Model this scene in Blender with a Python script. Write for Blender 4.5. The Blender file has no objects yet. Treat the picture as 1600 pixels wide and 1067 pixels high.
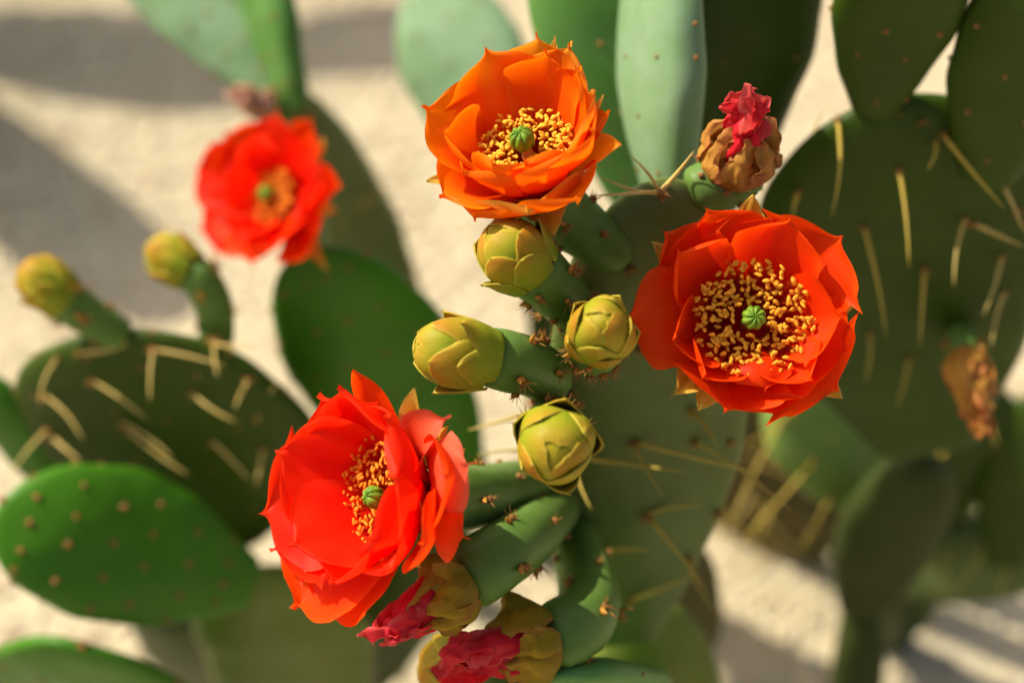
import bpy, math, random
import numpy as np
from mathutils import Vector, Matrix, noise
from mathutils.bvhtree import BVHTree

random.seed(7)
scene = bpy.context.scene
COL = scene.collection
R = math.radians

# ------------------------------------------------------------------ camera
PITCH, FOCAL, SENSOR = R(45), 55.0, 36.0
CAM = Vector((0.0, -0.39, 0.94))
FWD = Vector((0, math.cos(PITCH), -math.sin(PITCH)))
UP = Vector((0, math.sin(PITCH), math.cos(PITCH)))
RIGHT = Vector((1, 0, 0))
cam_d = bpy.data.cameras.new('camera')
cam_d.lens = FOCAL; cam_d.sensor_width = SENSOR
cam_d.clip_start = 0.02; cam_d.clip_end = 400
cam_d.dof.use_dof = True
cam_d.dof.focus_distance = 0.552
cam_d.dof.aperture_fstop = 3.4
cam = bpy.data.objects.new('camera', cam_d); COL.objects.link(cam)
cam.location = CAM; cam.rotation_euler = (math.pi / 2 - PITCH, 0, 0)
scene.camera = cam

# ------------------------------------------------------------------ light
SUN = Vector((-0.60, 0.28, 0.75)).normalized()          # towards the sun
world = bpy.data.worlds.new('World'); scene.world = world
world.use_nodes = True
wn = world.node_tree; wn.nodes.clear()
sky = wn.nodes.new('ShaderNodeTexSky'); sky.sky_type = 'NISHITA'; sky.sun_disc = False
sky.dust_density = 6.0; sky.ozone_density = 0.6
sky.sun_elevation = math.asin(SUN.z); sky.sun_rotation = math.atan2(SUN.x, SUN.y)
bg = wn.nodes.new('ShaderNodeBackground'); bg.inputs[1].default_value = 0.10
wo = wn.nodes.new('ShaderNodeOutputWorld')
wn.links.new(sky.outputs[0], bg.inputs[0]); wn.links.new(bg.outputs[0], wo.inputs[0])
sun_d = bpy.data.lights.new('sun', 'SUN'); sun_d.energy = 4.7; sun_d.angle = R(0.55)
sun_d.color = (1.0, 0.92, 0.76)
sun = bpy.data.objects.new('sun', sun_d); COL.objects.link(sun)
sun.rotation_euler = SUN.to_track_quat('Z', 'Y').to_euler()
sun.location = (-2, 1, 3)
vs = scene.view_settings
vs.view_transform = 'Standard'; vs.look = 'None'; vs.gamma = 1.0; vs.use_curve_mapping = False
vs.exposure = 0.5
scene.cycles.use_denoising = True
scene.cycles.max_bounces = 10; scene.cycles.transmission_bounces = 8; scene.cycles.diffuse_bounces = 6

# ------------------------------------------------------------------ helpers
def P(px, py, d):
    """photo pixel (1600 wide) at camera depth d -> world point"""
    return P0(px, py, d * DS[0])
def P0(px, py, d):
    k = SENSOR / FOCAL / 1600 * d
    return CAM + RIGHT * ((px - 800) * k) + UP * ((533.5 - py) * k) + FWD * d
DS = [1.0]                                        # depth factor of the plant being built
def PX(d): return SENSOR / FOCAL / 1600 * d * DS[0]      # metres per photo pixel at depth d
def camv(x, y, z):                                 # right, up, towards camera -> world direction
    return (RIGHT * x + UP * y - FWD * z).normalized()
def ray(px, py): return (P0(px, py, 1.0) - CAM).normalized()
def vnoise(p, s=1.0, seed=0.0): return noise.noise(Vector(p) * s + Vector((seed * 7.31, seed * 3.17, seed * 1.93)))

WL = {}                                            # world origin of every object
def reg(o, parent, loc):
    COL.objects.link(o)
    loc = Vector(loc); WL[o.name] = loc
    if parent is not None:
        o.parent = parent; o.location = loc - WL[parent.name]
    else:
        o.location = loc
    return o
def mesh(name, verts, faces, mats, smooth=True, uvs=None, fmat=None):
    me = bpy.data.meshes.new(name)
    me.from_pydata([tuple(v) for v in verts], [], faces)
    for m in mats: me.materials.append(m)
    if fmat is not None: me.polygons.foreach_set('material_index', fmat)
    me.polygons.foreach_set('use_smooth', [smooth] * len(me.polygons))
    if uvs is not None:
        ul = me.uv_layers.new(name='UVMap')
        li = np.empty(len(me.loops), dtype=np.int32); me.loops.foreach_get('vertex_index', li)
        ul.data.foreach_set('uv', np.asarray(uvs, dtype=np.float32)[li].ravel())
    me.update()
    return me
def add(name, parent, origin, verts, faces, mats, **kw):
    """mesh object from world-space vertices"""
    o_ = Vector(origin)
    me = mesh(name, [Vector(v) - o_ for v in verts], faces, mats, **kw)
    return reg(bpy.data.objects.new(name, me), parent, o_)
def inst(name, parent, me, loc, mat3, scale=1.0):
    """object that shares mesh data, turned by a 3x3 matrix"""
    o = bpy.data.objects.new(name, me)
    reg(o, parent, loc)
    o.rotation_euler = mat3.to_euler()
    o.scale = scale if isinstance(scale, (tuple, list)) else (scale,) * 3
    return o
def frame(z, hint=Vector((0.31, 0.17, 0.93)), roll=0.0):
    z = z.normalized()
    if abs(z.dot(hint.normalized())) > 0.97: hint = Vector((1, 0, 0))
    x = hint.cross(z).normalized(); y = z.cross(x)
    m = Matrix((x, y, z)).transposed()
    return m @ Matrix.Rotation(roll, 3, 'Z')
def grid_faces(nr, nc, wrap=False, off=0):
    f = []
    for i in range(nr - 1):
        for j in range(nc if wrap else nc - 1):
            k = (j + 1) % nc
            f.append((off + i * nc + j, off + i * nc + k, off + (i + 1) * nc + k, off + (i + 1) * nc + j))
    return f

# ------------------------------------------------------------------ materials
def newmat(name):
    m = bpy.data.materials.new(name); m.use_nodes = True
    nt = m.node_tree; nt.nodes.clear()
    out = nt.nodes.new('ShaderNodeOutputMaterial')
    return m, nt, out
def N(nt, typ, **kw):
    n = nt.nodes.new(typ)
    for k, v in kw.items():
        if k.startswith('i_'): n.inputs[k[2:].replace('_', ' ')].default_value = v
        elif k.startswith('n'): n.inputs[int(k[1:])].default_value = v
        else: setattr(n, k, v)
    return n
def mixc(nt, fac, a, b, blend='MIX'):
    n = nt.nodes.new('ShaderNodeMix'); n.data_type = 'RGBA'; n.blend_type = blend
    for sock, v in ((n.inputs[0], fac), (n.inputs[6], a), (n.inputs[7], b)):
        if hasattr(v, 'links') or hasattr(v, 'is_output'): nt.links.new(v, sock)
        elif isinstance(v, (int, float)): sock.default_value = v
        else: sock.default_value = (*v, 1)
    return n.outputs[2]
def ramp(nt, src, stops):
    n = nt.nodes.new('ShaderNodeValToRGB')
    el = n.color_ramp.elements
    while len(el) < len(stops): el.new(0.5)
    for e, (p, c) in zip(el, stops):
        e.position = p; e.color = (*c, 1) if not isinstance(c, (int, float)) else (c, c, c, 1)
    nt.links.new(src, n.inputs[0])
    return n.outputs[0]
def noise_tex(nt, scale, detail=4, rough=0.55, coord='Object', mapping=None):
    tc = nt.nodes.new('ShaderNodeTexCoord')
    src = tc.outputs[coord]
    if mapping:
        mp = nt.nodes.new('ShaderNodeMapping'); mp.inputs['Scale'].default_value = mapping
        nt.links.new(src, mp.inputs[0]); src = mp.outputs[0]
    n = N(nt, 'ShaderNodeTexNoise', i_Scale=scale, i_Detail=detail, i_Roughness=rough)
    nt.links.new(src, n.inputs['Vector'])
    return n.outputs[0]
def bump(nt, h, strength, dist):
    b = N(nt, 'ShaderNodeBump', i_Strength=strength, i_Distance=dist)
    nt.links.new(h, b.inputs['Height']); return b.outputs[0]

def petal_mat(name, base, mid, tip, edge, trans=0.45, vein=0.25):
    m, nt, out = newmat(name)
    tc = nt.nodes.new('ShaderNodeTexCoord')
    sep = nt.nodes.new('ShaderNodeSeparateXYZ'); nt.links.new(tc.outputs['UV'], sep.inputs[0])
    c = ramp(nt, sep.outputs[1], [(0.0, base), (0.45, mid), (0.9, tip), (1.0, edge)])
    # margin colour along the sides
    ab = N(nt, 'ShaderNodeMath', operation='SUBTRACT', n1=0.5); nt.links.new(sep.outputs[0], ab.inputs[0])
    ab2 = N(nt, 'ShaderNodeMath', operation='ABSOLUTE'); nt.links.new(ab.outputs[0], ab2.inputs[0])
    mg = ramp(nt, ab2.outputs[0], [(0.36, 0.0), (0.5, 0.75)])
    c = mixc(nt, mg, c, edge)
    st = noise_tex(nt, 1.0, 3, 0.6, 'UV', (26, 1.6, 1))
    pt = noise_tex(nt, 60.0, 3, 0.6)
    c2 = mixc(nt, ramp(nt, st, [(0.35, 0.0), (0.7, vein)]), c, tuple(x * 0.62 for x in base))
    c2 = mixc(nt, ramp(nt, pt, [(0.45, 0.0), (0.75, 0.35)]), c2, edge)
    p = N(nt, 'ShaderNodeBsdfPrincipled', i_Roughness=0.5)
    p.inputs['Specular IOR Level'].default_value = 0.13
    nt.links.new(c2, p.inputs['Base Color'])
    nt.links.new(bump(nt, st, 0.18, 0.0006), p.inputs['Normal'])
    t = nt.nodes.new('ShaderNodeBsdfTranslucent')
    nt.links.new(c2, t.inputs[0])
    mx = N(nt, 'ShaderNodeMixShader', n0=trans)
    nt.links.new(p.outputs[0], mx.inputs[1]); nt.links.new(t.outputs[0], mx.inputs[2])
    nt.links.new(mx.outputs[0], out.inputs[0])
    return m
def skin_mat(name, a, b, bloom, bloom_amt=0.4, rough=0.42, sss=0.12, spots=0.5, scale=40):
    """cactus skin: two greens broken by a pale waxy bloom and corky specks"""
    m, nt, out = newmat(name)
    n1 = noise_tex(nt, scale * 0.35, 5, 0.6)
    c = mixc(nt, ramp(nt, n1, [(0.3, 0.0), (0.7, 1.0)]), a, b)
    n2 = noise_tex(nt, scale * 0.9, 6, 0.65)
    c = mixc(nt, ramp(nt, n2, [(0.3, bloom_amt * 0.35), (0.7, bloom_amt)]), c, bloom)
    n3 = noise_tex(nt, scale * 9, 2, 0.5)
    c = mixc(nt, ramp(nt, n3, [(0.66, 0.0), (0.76, spots * 0.5)]), c, tuple(x * 0.45 for x in a))
    p = N(nt, 'ShaderNodeBsdfPrincipled', i_Roughness=rough)
    p.inputs['Specular IOR Level'].default_value = 0.16
    p.inputs['Subsurface Weight'].default_value = sss
    p.inputs['Subsurface Radius'].default_value = (0.004, 0.008, 0.002)
    p.inputs['Subsurface Scale'].default_value = 1.0
    nt.links.new(c, p.inputs['Base Color'])
    n4 = noise_tex(nt, scale * 14, 4, 0.6)
    nt.links.new(bump(nt, n4, 0.25, 0.0006), p.inputs['Normal'])
    nt.links.new(p.outputs[0], out.inputs[0])
    return m
def plain_mat(name, a, b, rough=0.6, scale=300, trans=0.0, spec=0.3):
    m, nt, out = newmat(name)
    c = mixc(nt, ramp(nt, noise_tex(nt, scale, 3), [(0.35, 0.0), (0.65, 1.0)]), a, b)
    p = N(nt, 'ShaderNodeBsdfPrincipled', i_Roughness=rough)
    p.inputs['Specular IOR Level'].default_value = spec
    nt.links.new(c, p.inputs['Base Color'])
    if trans > 0:
        t = nt.nodes.new('ShaderNodeBsdfTranslucent'); nt.links.new(c, t.inputs[0])
        mx = N(nt, 'ShaderNodeMixShader', n0=trans)
        nt.links.new(p.outputs[0], mx.inputs[1]); nt.links.new(t.outputs[0], mx.inputs[2])
        nt.links.new(mx.outputs[0], out.inputs[0])
    else:
        nt.links.new(p.outputs[0], out.inputs[0])
    return m

M = {}
M['petal_orange'] = petal_mat('petal_orange', (0.90, 0.040, 0.001), (0.92, 0.11, 0.001), (0.92, 0.18, 0.002), (0.92, 0.25, 0.004), 0.5, 0.12)
M['petal_amber'] = petal_mat('petal_amber', (0.88, 0.10, 0.002), (0.90, 0.20, 0.003), (0.88, 0.30, 0.012), (0.80, 0.34, 0.04), 0.5, 0.15)
M['petal_scarlet'] = petal_mat('petal_scarlet', (0.80, 0.010, 0.001), (0.90, 0.030, 0.001), (0.92, 0.060, 0.002), (0.92, 0.10, 0.005), 0.5, 0.15)
M['petal_red'] = petal_mat('petal_red', (0.82, 0.006, 0.001), (0.91, 0.012, 0.001), (0.92, 0.025, 0.003), (0.92, 0.055, 0.010), 0.5, 0.12)
M['petal_pink'] = petal_mat('petal_pink', (0.80, 0.05, 0.01), (0.86, 0.08, 0.02), (0.86, 0.13, 0.06), (0.84, 0.17, 0.10), 0.42, 0.2)
M['sepal'] = petal_mat('sepal', (0.62, 0.22, 0.03), (0.78, 0.22, 0.02), (0.70, 0.42, 0.05), (0.68, 0.50, 0.10), 0.4, 0.25)
M['sepal_orange'] = petal_mat('sepal_orange', (0.60, 0.34, 0.04), (0.82, 0.20, 0.015), (0.84, 0.28, 0.02), (0.68, 0.48, 0.06), 0.42, 0.25)
M['bud_scale'] = petal_mat('bud_scale', (0.20, 0.25, 0.012), (0.36, 0.28, 0.015), (0.46, 0.18, 0.015), (0.52, 0.40, 0.04), 0.15, 0.3)
M['bud_green'] = petal_mat('bud_green', (0.18, 0.27, 0.012), (0.28, 0.31, 0.015), (0.42, 0.26, 0.02), (0.50, 0.42, 0.05), 0.15, 0.25)
M['withered_sepal'] = petal_mat('withered_sepal', (0.22, 0.19, 0.012), (0.42, 0.27, 0.015), (0.50, 0.25, 0.02), (0.42, 0.15, 0.04), 0.3, 0.5)
M['withered_petal'] = petal_mat('withered_petal', (0.62, 0.010, 0.018), (0.78, 0.018, 0.035), (0.76, 0.035, 0.05), (0.72, 0.14, 0.11), 0.35, 0.45)
M['withered_tan'] = petal_mat('withered_tan', (0.42, 0.20, 0.03), (0.60, 0.30, 0.05), (0.56, 0.24, 0.06), (0.46, 0.10, 0.06), 0.28, 0.6)
M['withered_pale'] = petal_mat('withered_pale', (0.60, 0.25, 0.14), (0.74, 0.42, 0.27), (0.76, 0.46, 0.32), (0.74, 0.5, 0.36), 0.35, 0.4)
M['filament'] = plain_mat('filament', (0.62, 0.05, 0.004), (0.72, 0.14, 0.01), 0.5, 250, 0.3)
M['anther'] = plain_mat('anther', (0.90, 0.46, 0.02), (0.92, 0.60, 0.06), 0.8, 900, 0.3)
M['anther_orange'] = plain_mat('anther_orange', (0.88, 0.24, 0.010), (0.90, 0.36, 0.02), 0.8, 900, 0.3)
M['anther_gold'] = plain_mat('anther_gold', (0.90, 0.38, 0.014), (0.92, 0.54, 0.05), 0.8, 700, 0.3)
M['stigma'] = plain_mat('stigma', (0.08, 0.20, 0.008), (0.22, 0.36, 0.025), 0.5, 260, 0.1)
M['style'] = plain_mat('style', (0.75, 0.33, 0.08), (0.75, 0.45, 0.15), 0.5, 200, 0.2)
M['spine'] = plain_mat('spine', (0.50, 0.34, 0.07), (0.66, 0.50, 0.16), 0.45, 160)
M['spine_dark'] = plain_mat('spine_dark', (0.44, 0.31, 0.035), (0.58, 0.43, 0.08), 0.5, 160)
M['areole'] = plain_mat('areole', (0.12, 0.05, 0.012), (0.36, 0.18, 0.05), 0.95, 1500)
M['glochid'] = plain_mat('glochid', (0.34, 0.12, 0.02), (0.52, 0.27, 0.07), 0.6, 400)
M['leaf'] = plain_mat('leaf', (0.62, 0.34, 0.05), (0.58, 0.20, 0.04), 0.5, 200, 0.3)
# pads: age and bloom; stem skin carries painted shade, pale skin painted sun
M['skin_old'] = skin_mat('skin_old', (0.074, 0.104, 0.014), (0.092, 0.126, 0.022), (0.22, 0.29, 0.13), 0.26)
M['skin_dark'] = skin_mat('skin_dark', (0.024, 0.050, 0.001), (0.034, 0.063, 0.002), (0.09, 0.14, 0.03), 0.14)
M['skin_young'] = skin_mat('skin_young', (0.030, 0.13, 0.001), (0.046, 0.165, 0.002), (0.18, 0.33, 0.08), 0.12, 0.36)
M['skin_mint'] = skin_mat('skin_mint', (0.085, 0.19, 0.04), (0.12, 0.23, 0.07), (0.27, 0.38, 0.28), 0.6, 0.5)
M['skin_olive'] = skin_mat('skin_olive', (0.085, 0.12, 0.006), (0.11, 0.15, 0.012), (0.22, 0.29, 0.10), 0.22)
M['skin_ovary'] = skin_mat('skin_ovary', (0.065, 0.135, 0.006), (0.095, 0.18, 0.012), (0.22, 0.35, 0.17), 0.25, 0.42, 0.1, 0.9, 90)
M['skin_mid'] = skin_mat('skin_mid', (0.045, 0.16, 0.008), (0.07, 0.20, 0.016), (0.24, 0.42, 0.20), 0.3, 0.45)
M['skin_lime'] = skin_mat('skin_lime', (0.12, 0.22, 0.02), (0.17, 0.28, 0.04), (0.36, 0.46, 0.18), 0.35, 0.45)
M['skin_stem_shaded'] = skin_mat('skin_stem_shaded', (0.022, 0.034, 0.003), (0.030, 0.044, 0.005), (0.07, 0.09, 0.03), 0.2, 0.7)  # near-black green: the shade over the stem is put into the colour
M['skin_old_lit'] = skin_mat('skin_old_lit', (0.17, 0.19, 0.05), (0.21, 0.23, 0.07), (0.34, 0.36, 0.20), 0.3)  # lighter copy of the old skin, sunlight on the pad painted in
M['bark'] = skin_mat('bark', (0.10, 0.075, 0.025), (0.07, 0.07, 0.02), (0.17, 0.15, 0.07), 0.4, 0.8, 0.0, 0.9)

# ------------------------------------------------------------------ shared small meshes
def cone_chain(pts, radii, sides, verts, faces, fmat, mi, flat=1.0):
    off = len(verts)
    n = len(pts)
    for i, (p, r) in enumerate(zip(pts, radii)):
        d = (pts[min(i + 1, n - 1)] - pts[max(i - 1, 0)])
        m = frame(d)
        for j in range(sides):
            a = 2 * math.pi * j / sides
            verts.append(p + m @ Vector((math.cos(a) * r, math.sin(a) * r * flat, 0)))
    fs = grid_faces(n, sides, True, off)
    faces += fs; fmat += [mi] * len(fs)
    top = off + (n - 1) * sides
    faces.append(tuple(range(top, top + sides))); fmat.append(mi)
def ellipsoid(c, rx, ry, rz, m3, verts, faces, fmat, mi, nr=5, ns=8, lump=0.0):
    off = len(verts)
    for i in range(nr + 1):
        th = math.pi * (i + 0.02) / (nr + 0.04)
        for j in range(ns):
            a = 2 * math.pi * j / ns
            s = 1 + lump * random.uniform(-1, 1)
            verts.append(c + m3 @ Vector((rx * math.sin(th) * math.cos(a) * s, ry * math.sin(th) * math.sin(a) * s, rz * math.cos(th))))
    fs = grid_faces(nr + 1, ns, True, off); faces += fs; fmat += [mi] * len(fs)

def areole_mesh(nspike, slen, leaf, seed):
    rnd = random.Random(seed); v, f, fm = [], [], []
    ellipsoid(Vector((0, 0, 0.0004)), 0.0013, 0.0011, 0.0012, Matrix.Identity(3), v, f, fm, 0, 5, 8, 0.16)
    for i in range(nspike):
        a = rnd.uniform(0, 6.283); tilt = rnd.uniform(0.1, 0.95)
        d = Vector((math.cos(a) * math.sin(tilt), math.sin(a) * math.sin(tilt), math.cos(tilt)))
        L = slen * rnd.uniform(0.5, 1.15); b = Vector((math.cos(a), math.sin(a), 0)) * rnd.uniform(0, 0.0007)
        cone_chain([b, b + d * L * 0.6, b + d * L], [0.00016, 0.00012, 0.00003], 4, v, f, fm, 1)
    if leaf:
        bend = Vector((0.0, -0.0016, 0))
        pts = [Vector((0, -0.0006, 0)), Vector((0, -0.0017, 0.0012)), Vector((0, -0.0026, 0.0030)), Vector((0, -0.0029, 0.0052))]
        cone_chain(pts, [0.0007, 0.0011, 0.0008, 0.00008], 6, v, f, fm, 2, 0.8)
    return mesh('areole', v, f, [M['areole'], M['glochid'], M['leaf']], True, None, fm)
AREOLE = [areole_mesh(9, 0.0032, False, i) for i in range(4)]
AREOLE_LEAF = [areole_mesh(10, 0.0046, True, 10 + i) for i in range(3)]
AREOLE_SMALL = [areole_mesh(4, 0.0016, False, 20 + i) for i in range(3)]
AREOLE_BIG = [areole_mesh(16, 0.0045, False, 30 + i) for i in range(3)]
def spine_mesh(bend, mat, seed):
    v, f, fm = [], [], []; n = 9
    pts = [Vector((bend * math.sin(math.pi * t), 0.3 * bend * math.sin(2.4 * t + seed), t)) for t in np.linspace(0, 1, n)]
    rad = [0.022 * (1 - t) ** 0.62 + 0.0012 for t in np.linspace(0, 1, n)]
    cone_chain(pts, rad, 6, v, f, fm, 0, 0.7)
    return mesh('spine', v, f, [mat], True, None, fm)
SPINE = [spine_mesh(b, M['spine'], i) for i, b in enumerate((0.02, -0.03, 0.045))]
SPINE_DARK = [spine_mesh(b, M['spine_dark'], i) for i, b in enumerate((0.02, -0.03, 0.045))]
def stamen_mesh(seed, anther):
    rnd = random.Random(seed); v, f, fm = [], [], []
    c = rnd.uniform(-0.07, 0.07); n = 6
    pts = [Vector((c * math.sin(math.pi * t), 0.05 * math.sin(3 * t + seed) * t, t)) for t in np.linspace(0, 1, n)]
    cone_chain(pts, [0.013] * 4 + [0.011, 0.008], 4, v, f, fm, 0)
    m = frame(Vector((rnd.uniform(-1, 1), rnd.uniform(-1, 1), rnd.uniform(0.0, 0.8))))
    ellipsoid(pts[-1] + Vector((0, 0, 0.02)), 0.040, 0.030, 0.072, m, v, f, fm, 1, 6, 7, 0.34)
    return mesh('stamen', v, f, [M['filament'], anther], True, None, fm)
STAMEN = {k: [stamen_mesh(i, M[k]) for i in range(9)] for k in ('anther', 'anther_orange', 'anther_gold')}

# ------------------------------------------------------------------ plant building blocks
def plant(name, label, group, loc):
    o = bpy.data.objects.new(name, None); o.empty_display_size = 0.02
    reg(o, None, loc)
    o['label'] = label; o['category'] = 'cactus'
    if group: o['group'] = group
    return o

class Pad: pass
def pad(parent, base, tip, normal, width, thick, mat, tm=0.60, neck=0.34, bend=0.0, seed=0, label=None, name='pad', wav=1.0, twist=0.0):
    base, tip = Vector(base), Vector(tip)
    a = tip - base; L = a.length; a.normalize()
    n0 = Vector(normal); n0 = (n0 - a * n0.dot(a)).normalized(); s0 = a.cross(n0).normalized()
    NR, NC = 46, 48
    verts = []
    for i in range(NR):
        t = (1 - math.cos(math.pi * (i / (NR - 1)) ** 0.93)) / 2
        t = min(max(t, 0.0), 1.0)
        if t < tm:
            q = math.sin(math.pi / 2 * t / tm) ** 1.05; pw = neck + (1 - neck) * q; pt = max(neck, 0.45) + (1 - max(neck, 0.45)) * q ** 0.7
        else:
            u = (t - tm) / (1 - tm); pw = max(0.0, 1 - u ** 2.15) ** 0.52; pt = max(0.0, 1 - u ** 2.6) ** 0.5
        hw = width / 2 * pw; ht = thick / 2 * pt
        ang = twist * (t - 0.3)
        n = n0 * math.cos(ang) + s0 * math.sin(ang); s = s0 * math.cos(ang) - n0 * math.sin(ang)
        c = base + a * (L * t) + n0 * (bend * L * 4 * t * (1 - t)) + s0 * (0.02 * L * math.sin(3.0 * t + seed))
        for j in range(NC):
            ph = 2 * math.pi * j / NC
            cx, sx = math.cos(ph), math.sin(ph)
            x = hw * math.copysign(abs(cx) ** 0.86, cx); z = ht * math.copysign(abs(sx) ** 0.80, sx)
            p = c + s * x + n * z
            w = vnoise(p, 28, seed) * 0.0022 * wav + vnoise(p, 75, seed) * 0.0007 * wav
            rimw = 1 + 0.018 * wav * math.sin(t * 23 + seed * 2 + (1.7 if cx > 0 else 0)) * abs(cx) ** 3
            p = c + s * x * rimw + n * (z + w * min(1, pw * 2.5)) 
            verts.append(p)
    faces = grid_faces(NR, NC, True)
    verts.append(base - a * 0.002); b0 = len(verts) - 1
    for j in range(NC): faces.append((b0, (j + 1) % NC, j))
    o = add(name, parent, base, verts, faces, [mat])
    if label: o['label'] = label
    d = Pad(); d.o = o; d.base, d.a, d.L, d.n, d.s = base, a, L, n0, s0
    d.bvh = BVHTree.FromPolygons([tuple(v) for v in verts], faces)
    d.width, d.tm, d.neck = width, tm, neck
    return d
def hit(pd, px, py):
    r = ray(px, py)
    loc, nor, idx, dist = pd.bvh.ray_cast(CAM, r)
    if loc is None:
        m = Vector((pd.base + pd.a * pd.L * 0.5)) - CAM
        q = CAM + r * m.dot(r)
        loc, nor, idx, dist = pd.bvh.find_nearest(q)
    if nor.dot(loc - CAM) > 0 and nor.dot(r) > 0.3: nor = -nor
    return loc, nor
def areole_on(pd, loc, nor, kind, scale=1.0, rnd=random):
    lib = {'n': AREOLE, 'l': AREOLE_LEAF, 's': AREOLE_SMALL, 'b': AREOLE_BIG}[kind]
    return inst('areole', pd.o, rnd.choice(lib), loc, frame(nor, roll=rnd.uniform(0, 6.28)), (scale * rnd.uniform(0.7, 1.05), scale * rnd.uniform(0.85, 1.35), scale * rnd.uniform(0.8, 1.3)))
def areole_grid(pd, kind='s', rows=7, cols=4, scale=1.0, seed=0, rim=9, back=False):
    rnd = random.Random(seed + 100)
    for i in range(rows):
        t = 0.14 + 0.76 * (i / max(1, rows - 1)) + rnd.uniform(-.03, .03)
        hw = pd.width / 2 * (pd.neck + (1 - pd.neck) * math.sin(math.pi / 2 * min(1, t / pd.tm)) if t < pd.tm else max(0, 1 - ((t - pd.tm) / (1 - pd.tm)) ** 2.15) ** .52)
        for j in range(cols):
            x = (-1 + 2 * (j + (0.25 if i % 2 else 0.75)) / cols) * 0.92 + rnd.uniform(-.07, .07)
            q = pd.base + pd.a * pd.L * t + pd.s * hw * x
            for sg in ((1, -1) if back else (1,)):
                loc, nor, idx, dist = pd.bvh.ray_cast(q + pd.n * 0.2 * sg, -pd.n * sg)
                if loc is not None: areole_on(pd, loc, nor, kind, scale, rnd)
    for i in range(rim):
        a = -2.1 + 4.2 * (i + 0.5) / rim + rnd.uniform(-.05, .05)
        d = pd.a * math.cos(a) + pd.s * math.sin(a)
        c = pd.base + pd.a * pd.L * 0.58
        q = c + d * 0.5
        loc, nor, idx, dist = pd.bvh.ray_cast(q, -d)
        if loc is not None: areole_on(pd, loc, nor, kind, scale * 1.15, rnd)
def spine(pd, bx, by, tx, ty, lift=0.012, dark=False, thick=1.0, ar='n'):
    loc, nor = hit(pd, bx, by)
    d0 = (loc - CAM).dot(FWD)
    tip = P0(tx, ty, d0 - lift)
    v = tip - loc
    me = random.choice(SPINE_DARK if dark else SPINE)
    L = v.length
    inst('spine', pd.o, me, loc - v.normalized() * 0.0008, frame(v, roll=random.uniform(0, 6.28)), (0.042 * thick, 0.042 * thick, L))
    if ar: areole_on(pd, loc, nor, ar, 1.25)

def prof_round(t, tm=0.68, b=0.30, mucro=0.16):
    if t < tm: return b + (1 - b) * math.sin(math.pi / 2 * t / tm) ** 1.1
    u = (t - tm) / (1 - tm); e = 0.80
    body = max(0.0, 1 - (u / e) ** 2.6) ** 0.55 if u < e else 0.0
    return max(body, mucro * 1.9 * max(0.0, (1 - u) / 0.45) ** 1.5)
def prof_point(t, tm=0.45, b=0.5, mucro=0):
    if t < tm: return b + (1 - b) * math.sin(math.pi / 2 * t / tm)
    u = (t - tm) / (1 - tm)
    return max(0.0, (1 - u ** 1.7)) * (1 - 0.25 * math.sin(math.pi * u))
def bez(p, t):
    a, b, c, d = p; s = 1 - t
    return a * s ** 3 + b * (3 * s * s * t) + c * (3 * s * t * t) + d * t ** 3
def bezd(p, t):
    a, b, c, d = p; s = 1 - t
    return (b - a) * (3 * s * s) + (c - b) * (6 * s * t) + (d - c) * (3 * t * t)
def sheet(name, parent, origin, ctrl, side, W, cup, mat, profile=prof_round, ruffle=0.05, seed=0, crease=0.0, mucro=0.16, crumple=0.0, twist=0.0, nr=30, nc=19, curl=0.0):
    """a petal: midrib along a Bezier curve, cross-section an arc, wavy free margin"""
    V, UV = [], []
    side = side.normalized()
    for i in range(nr):
        t = 1 - (1 - i / (nr - 1)) ** 1.35
        m = bez(ctrl, t); tau = bezd(ctrl, min(max(t, 0.01), 0.99)).normalized()
        sg = (side - tau * side.dot(tau)).normalized()
        nu = tau.cross(sg).normalized()
        tw = twist * t
        sg, nu = sg * math.cos(tw) + nu * math.sin(tw), nu * math.cos(tw) - sg * math.sin(tw)
        w = W / 2 * profile(t, mucro=mucro)
        k = cup * (0.75 + 0.5 * t)
        for j in range(nc):
            s = -1 + 2 * j / (nc - 1)
            wl = w * (1 + 0.07 * vnoise((t * 5, 3 if s > 0 else -3, seed), 1, seed) + 0.035 * vnoise((t * 16, 3 if s > 0 else -3, seed), 1, seed))
            if abs(k) > 0.02:
                lx, lz = wl / k * math.sin(k * s), wl / k * (1 - math.cos(k * s))
            else: lx, lz = wl * s, 0.0
            e = abs(s) ** 2 * min(1, t * 1.6)
            rf = ruffle * W * e * math.sin(t * 8.5 + seed * 1.7 + (2.1 if s > 0 else 0)) + crease * W * (abs(s) - 0.4) * t
            rf += 0.5 * ruffle * W * min(1, t * 1.3) * math.sin(s * 4.2 + seed * 2.3 + t * 2.0)
            rf -= 0.018 * W * math.exp(-(s / 0.16) ** 2) * math.sin(math.pi * min(1, t * 1.05)) ** 0.5
            rf -= curl * W * (max(0, abs(s) - 0.55) ** 1.6) * t
            p = m + sg * lx + nu * (lz + rf)
            q = p - Vector(origin)
            p = p + nu * (vnoise(q, 95, seed) * 0.0022 * ruffle * 10 * t * 0.5)
            if crumple:
                d = noise.noise_vector(q * 170 + Vector((seed * 3.1, 0, 0))) * crumple * 0.6 + noise.noise_vector(q * 380 + Vector((0, seed * 2.3, 0))) * crumple * 0.35
                p = p + d * min(1, t * 2.0)
            V.append(p); UV.append(((s + 1) / 2, t))
    return add(name, parent, origin, V, grid_faces(nr, nc), [mat], uvs=UV)

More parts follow.
